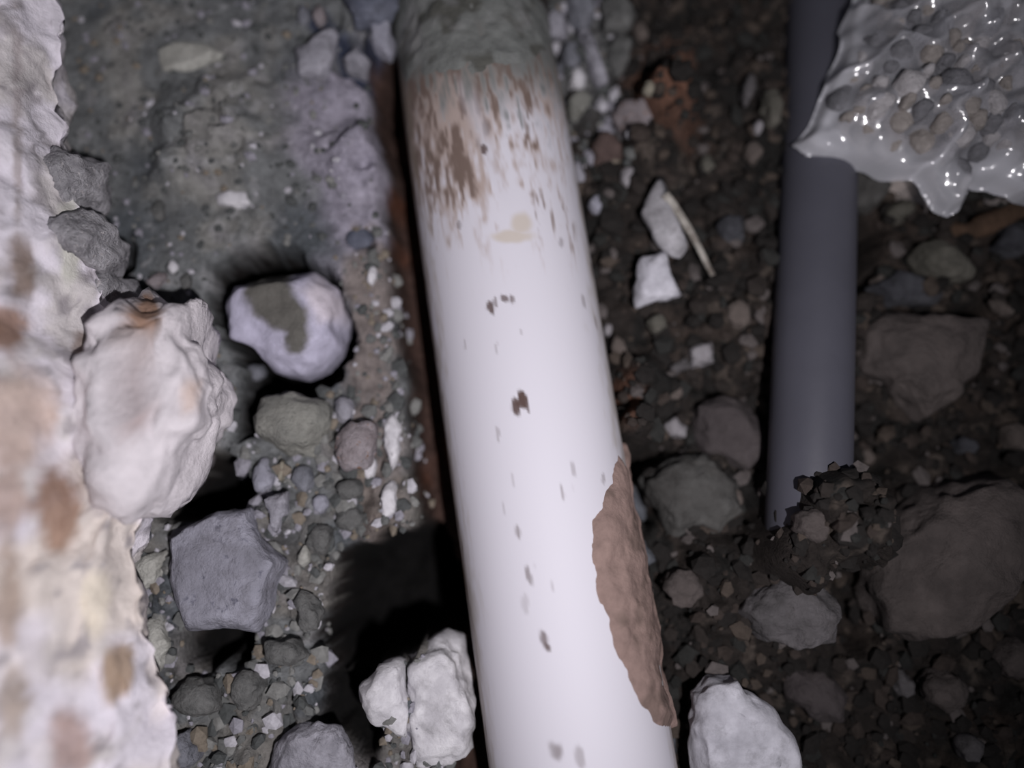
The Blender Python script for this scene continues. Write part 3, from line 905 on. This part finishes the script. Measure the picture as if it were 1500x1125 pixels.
# brown mud clinging to the pipe's flank
MUD = [(899, 650), (893, 705), (868, 762), (862, 800), (869, 856), (888, 930), (924, 1002), (952, 1062), (990, 1060), (975, 950), (955, 800), (930, 680)]
sel = np.array([i for i in range(len(axp)) if 600 < proj(axp[i])[1] < 1120])
CV, CA = sweep(axp[sel], 1.0, 120, 0.2, 2.1, False)
ctr = np.repeat(axp[sel], 120, 0)
u2, v2 = proj(ctr + (CV - ctr) * PR)
qq = np.column_stack([np.repeat(axt[sel], 120), CA * PR, 0 * CA])
dm = np.where(CA > 1.4, -20, poly_sdf(u2, v2, MUD)) * sst(600, 680, v2) * sst(1120, 1040, v2)
dm = np.where((v2 > 1065) | (v2 < 650), 20, dm)
th = 0.0042 * sst(4, -26, dm + 8 * fbm(qq, 0.018, 95, 2)) - 0.0012 + 0.0010 * fbm(qq, 0.009, 96, 3) * sst(6, -6, dm)
CV = ctr + (CV - ctr) * (PR + th)[:, None]
cc = np.tile(np.array(lin(126, 107, 101, LL)), (len(CV), 1))
cc = mixc(cc, lin(108, 92, 86, LL), sst(0.0, 0.7, fbm(qq, 0.012, 97, 3)))
cr = mesh_obj('mud_smear', CV, grid_faces(len(sel), 120), M['stain'], parent=root, cols=cc)
cr['label'] = 'pinkish-brown mud clinging to the flank of the pipe'

# ------------------------------------------------------------------ grey pipe
ga = np.array([P(1200, -260, -0.012), P(1204, 0, 0.006), P(1200, 250, 0.022), P(1192, 480, 0.036), P(1188, 620, 0.042), P(1184, 740, 0.044), P(1182, 800, 0.042)])
tt = np.linspace(0, 6, 160)
gp = np.column_stack([np.interp(tt, range(7), ga[:, k]) for k in range(3)])
ker = np.ones(25) / 25
pad = np.pad(gp, ((12, 12), (0, 0)), mode='edge')
gp = np.column_stack([np.convolve(pad[:, k], ker, 'valid') for k in range(3)])[6:-6]
groot = bpy.data.objects.new('conduit_pipe', None)
COL.objects.link(groot)
groot.location = gp[70]
tag(groot, 'slim dark grey plastic pipe half buried in the soil beside the plastic bag', 'pipe')
GVp, GA = sweep(gp, 0.0225, 64)
m, nt, bs = base_mat('grey_plastic', 0.5, 0.35)
n = noise_node(nt, 25, 4)
r = nt.nodes.new('ShaderNodeValToRGB')
r.color_ramp.elements[0].color = (*lin(48, 48, 54, LR), 1)
r.color_ramp.elements[1].color = (*lin(57, 57, 64, LR), 1)
nt.links.new(n.outputs['Fac'], r.inputs[0])
nt.links.new(r.outputs[0], bs.inputs['Base Color'])
add_bump(nt, bs, 200, 0.08, 0.001)
mesh_obj('pipe_body', GVp, grid_faces(len(gp), 64, True), m, parent=groot)

# ------------------------------------------------------------------ clear plastic bag of gravel
BAG = [(1183, 186), (1200, 160), (1214, 128), (1232, 70), (1250, 10), (1280, -80), (1420, -140), (1600, -140), (1660, 60), (1640, 260), (1560, 305), (1500, 288), (1462, 270), (1436, 266), (1424, 292), (1404, 303),
       (1382, 286), (1350, 262), (1312, 242), (1272, 228), (1236, 222), (1204, 206)]
ZBAG = 0.058
bw = W(BAG, ZBAG)
bxs, bys = [p[0] for p in bw], [p[1] for p in bw]
X, Y = np.meshgrid(np.arange(min(bxs) - 0.012, max(bxs) + 0.012, 0.0018), np.arange(min(bys) - 0.012, max(bys) + 0.012, 0.0018))
sh = X.shape
p3 = np.stack([X.ravel(), Y.ravel(), 0 * X.ravel()], 1)
d = poly_sdf(X.ravel() + 0.003 * vn(p3, 0.02, 101), Y.ravel() + 0.003 * vn(p3, 0.02, 102), bw)
ridge = 1 - np.abs(fbm(np.column_stack([p3[:, 0] + 0.5 * p3[:, 1], p3[:, 1] - 0.3 * p3[:, 0], p3[:, 2]]), 0.034, 103, 3))
gz_ = ground_z(p3[:, :2])
bz = np.maximum(ZBAG, gz_ + 0.018) + 0.022 * sst(0, -0.045, d) + 0.012 * (ridge - 0.7) + 0.0010 * fbm(p3, 0.010, 104, 2)
bz = bz - 0.012 * sst(-0.006, 0.0, d)
fold = sst(-0.020, -0.003, d) * 0.65 + 0.35 * sst(0.86, 0.99, ridge)
uu, vv = proj(np.column_stack([p3[:, :2], bz]))
fold = np.clip(fold + 0.6 * np.exp(-(((uu - 1470) / 45) ** 2 + ((vv - 245) / 40) ** 2)) + 0.5 * np.exp(-(((uu - 1205) / 35) ** 2 + ((vv - 185) / 35) ** 2)), 0, 1)
gd = d.reshape(sh)
gyd, gxd = np.gradient(gd, 0.0018)
nrm_ = np.maximum(1e-6, np.hypot(gxd, gyd))
pull = np.clip(gd, 0, 0.004)
p3[:, 0] -= (pull * gxd / nrm_).ravel()
p3[:, 1] -= (pull * gyd / nrm_).ravel()
F = grid_faces(*sh)
F = F[(d[F] < 0).any(1)]
idx = -np.ones(len(d), int)
used = np.unique(F)
idx[used] = np.arange(len(used))
BV = np.column_stack([p3[:, :2], bz])[used]
broot = bpy.data.objects.new('plastic_bag', None)
COL.objects.link(broot)
broot.location = P(1380, 130, 0.05)
tag(broot, 'crumpled clear plastic bag holding gravel beside the grey pipe', 'plastic bag')
m = bpy.data.materials.new('clear_film')
m.use_nodes = True
nt = m.node_tree
nt.nodes.clear()
out = nt.nodes.new('ShaderNodeOutputMaterial')
tr = nt.nodes.new('ShaderNodeBsdfTransparent')
tr.inputs[0].default_value = (0.93, 0.93, 0.95, 1)
df = nt.nodes.new('ShaderNodeBsdfDiffuse')
df.inputs[0].default_value = (0.80, 0.80, 0.86, 1)
gl = nt.nodes.new('ShaderNodeBsdfGlossy')
gl.inputs['Roughness'].default_value = 0.16
m1 = nt.nodes.new('ShaderNodeMixShader')
m2 = nt.nodes.new('ShaderNodeMixShader')
at = nt.nodes.new('ShaderNodeAttribute')
at.attribute_name = 'fold'
mr = nt.nodes.new('ShaderNodeMapRange')
mr.inputs[3].default_value = 0.26
mr.inputs[4].default_value = 0.72
lw = nt.nodes.new('ShaderNodeLayerWeight')
lw.inputs[0].default_value = 0.35
mr2 = nt.nodes.new('ShaderNodeMapRange')
mr2.inputs[3].default_value = 0.07
mr2.inputs[4].default_value = 0.6
nt.links.new(at.outputs['Fac'], mr.inputs[0])
nt.links.new(mr.outputs[0], m1.inputs[0])
nt.links.new(tr.outputs[0], m1.inputs[1])
nt.links.new(df.outputs[0], m1.inputs[2])
nt.links.new(lw.outputs['Fresnel'], mr2.inputs[0])
nt.links.new(mr2.outputs[0], m2.inputs[0])
nt.links.new(m1.outputs[0], m2.inputs[1])
nt.links.new(gl.outputs[0], m2.inputs[2])
nt.links.new(m2.outputs[0], out.inputs[0])
mesh_obj('film', BV, idx[F], m, parent=broot, attrs={'fold': fold[used]})

# the mass of gravel in the bag, under its top layer
fz = np.maximum(gz_ - 0.004, gz_ - 0.004 + (bz - 0.023 - gz_ + 0.004) * sst(-0.004, -0.020, d)) + 0.003 * fbm(p3, 0.007, 105, 2)
F2 = grid_faces(*sh)
F2 = F2[(d[F2] < -0.005).all(1)]
used2 = np.unique(F2)
idx2 = -np.ones(len(d), int)
idx2[used2] = np.arange(len(used2))
FV = np.column_stack([p3[:, :2], fz])[used2]
fc = np.tile(np.array(lin(104, 98, 96, 0.5)), (len(FV), 1))
fc = mixc(fc, lin(140, 132, 128, 0.5), sst(0.0, 0.6, fbm(FV, 0.009, 106, 2)))
fc = mixc(fc, lin(70, 68, 70, 0.5), sst(0.1, 0.7, fbm(FV, 0.006, 107, 2)))
fo = mesh_obj('gravel_fill', FV, idx2[F2], M['crumb'], parent=broot, cols=fc)
fo['kind'] = 'stuff'

# the pebbles in the bag
rnd = random.Random(5)
spots = []
tries = 0
while len(spots) < 80 and tries < 20000:
    tries += 1
    x, y = rnd.uniform(1215, 1520), rnd.uniform(-10, 270)
    if poly_sdf(np.array([x]), np.array([y]), BAG)[0] > -26:
        continue
    s = rnd.uniform(24, 48)
    if any(math.hypot(x - a, y - b) < 0.37 * (s + c_) for a, b, c_ in spots):
        continue
    spots.append((x, y, s))
M['bag_a'] = rock('bag_a', lin(120, 115, 118, 0.5), lin(165, 160, 163, 0.5), 60)
M['bag_b'] = rock('bag_b', lin(104, 95, 90, 0.5), lin(146, 136, 130, 0.5), 60)
M['bag_c'] = rock('bag_c', lin(76, 76, 82, 0.5), lin(114, 113, 120, 0.5), 60)
BL = {'bag_a': 'light grey gravel pebble inside the clear plastic bag', 'bag_b': 'brownish gravel pebble inside the clear plastic bag', 'bag_c': 'dark grey gravel pebble inside the clear plastic bag'}
for x, y, s in spots:
    k = rnd.choice(['bag_a', 'bag_b', 'bag_b', 'bag_c'])
    wx, wy = P(x, y, 0.066)[:2]
    zc = ZBAG + 0.022 * float(sst(0, -0.045, poly_sdf(np.array([wx]), np.array([wy]), bw))[0]) - 0.007
    stone(BL[k], E(x, y, s, s * rnd.uniform(0.7, 1.1), rnd.uniform(0, 180)), 0.016, k, name='gravel_pebble', cat='pebble', group=BL[k].replace('pebble', 'pebbles').replace(' gravel', ' gravel'), z=zc, sub=3)

# ------------------------------------------------------------------ fine rubble nobody could count
def crumbs(name, label, n, dist, seed):
    rs = np.random.RandomState(seed)
    bv, bf = ICO[1]
    bf = np.array(bf)
    V, F, C = [], [], []
    k = 0
    while k < n:
        x, y, size, col = dist(rs)
        if x is None:
            continue
        zz = ground_at(x, y) if False else None
        V.append((x, y, size))
        C.append(col)
        k += 1
    V = np.array(V)
    z = ground_z(V[:, :2])
    inpit = np.zeros(n, bool)
    for poly, dep, soft in PITS:
        if dep > 0.03:
            inpit |= poly_sdf(V[:, 0], V[:, 1], poly) < 0.002
    V, z, C = V[~inpit], z[~inpit], [q_ for q_, b_ in zip(C, inpit) if not b_]
    n = len(V)
    outV, outF, outC = [], [], []
    for i in range(n):
        pts = bv * rs.uniform(0.72, 1.15, (len(bv), 1)) * V[i, 2] * rs.uniform(0.65, 1.25, 3)
        a = rs.uniform(0, 6.283)
        ca, sa = math.cos(a), math.sin(a)
        pts = np.column_stack([pts[:, 0] * ca - pts[:, 1] * sa, pts[:, 0] * sa + pts[:, 1] * ca, pts[:, 2] * 0.75])
        outV.append(pts + (V[i, 0], V[i, 1], z[i] + 0.15 * V[i, 2]))
        outF.append(bf + len(bv) * i)
        outC.append(np.tile(C[i], (len(bv), 1)))
    o = mesh_obj(name, np.concatenate(outV), np.concatenate(outF), M['crumb'], smooth=False, cols=np.concatenate(outC))
    return tag(o, label, 'rubble', kind='stuff')


GREYS = [lin(70, 72, 72, LL), lin(92, 93, 92, LL), lin(112, 112, 110, LL), lin(128, 126, 134, LL), lin(110, 102, 92, LL), lin(160, 158, 164, LL)]
BROWNS = [lin(30, 28, 27, LS), lin(40, 36, 34, LS), lin(50, 44, 41, LS), lin(38, 38, 37, LS), lin(62, 55, 50, LS), lin(76, 71, 70, LS)]


def dist_left(rs):
    x, y = rs.uniform(-0.34, 0.03), rs.uniform(-0.29, 0.29)
    s = axis_side(np.array([x]), np.array([y]))[0]
    if s > -PR - 0.018:
        return None, 0, 0, 0
    u_, v_ = proj(np.array([[x, y, 0.035]]))
    u_, v_ = u_[0], v_[0]
    rub = 1.0 if v_ > 560 or u_ > 520 else 0.32
    if 470 < u_ < 600 and v_ < 330:
        rub = 0.12
    if rs.rand() > rub:
        return None, 0, 0, 0
    size = 0.0013 + 0.0048 * rs.rand() ** 2.4 * (1.0 if rub > 0.5 else 0.5)
    return x, y, size, GREYS[min(5, int(6 * rs.rand() ** (1.1 if rub > 0.5 else 1.8)))]


def dist_right(rs):
    x, y = rs.uniform(-0.06, 0.37), rs.uniform(-0.29, 0.29)
    s = axis_side(np.array([x]), np.array([y]))[0]
    if s < PR + 0.001:
        return None, 0, 0, 0
    size = 0.0014 + 0.0062 * rs.rand() ** 2.4
    pal = BROWNS
    if s < PR + 0.04 and y > 0.14:
        pal = GREYS
    return x, y, size, pal[min(5, int(6 * rs.rand() ** 2.1))]


crumbs('gravel', 'fine grey mortar crumbs and grit covering the ground left of the white pipe', 4600, dist_left, 1)
crumbs('soil_crumbs', 'fine dark brown soil crumbs and grit covering the ground right of the white pipe', 6500, dist_right, 2)
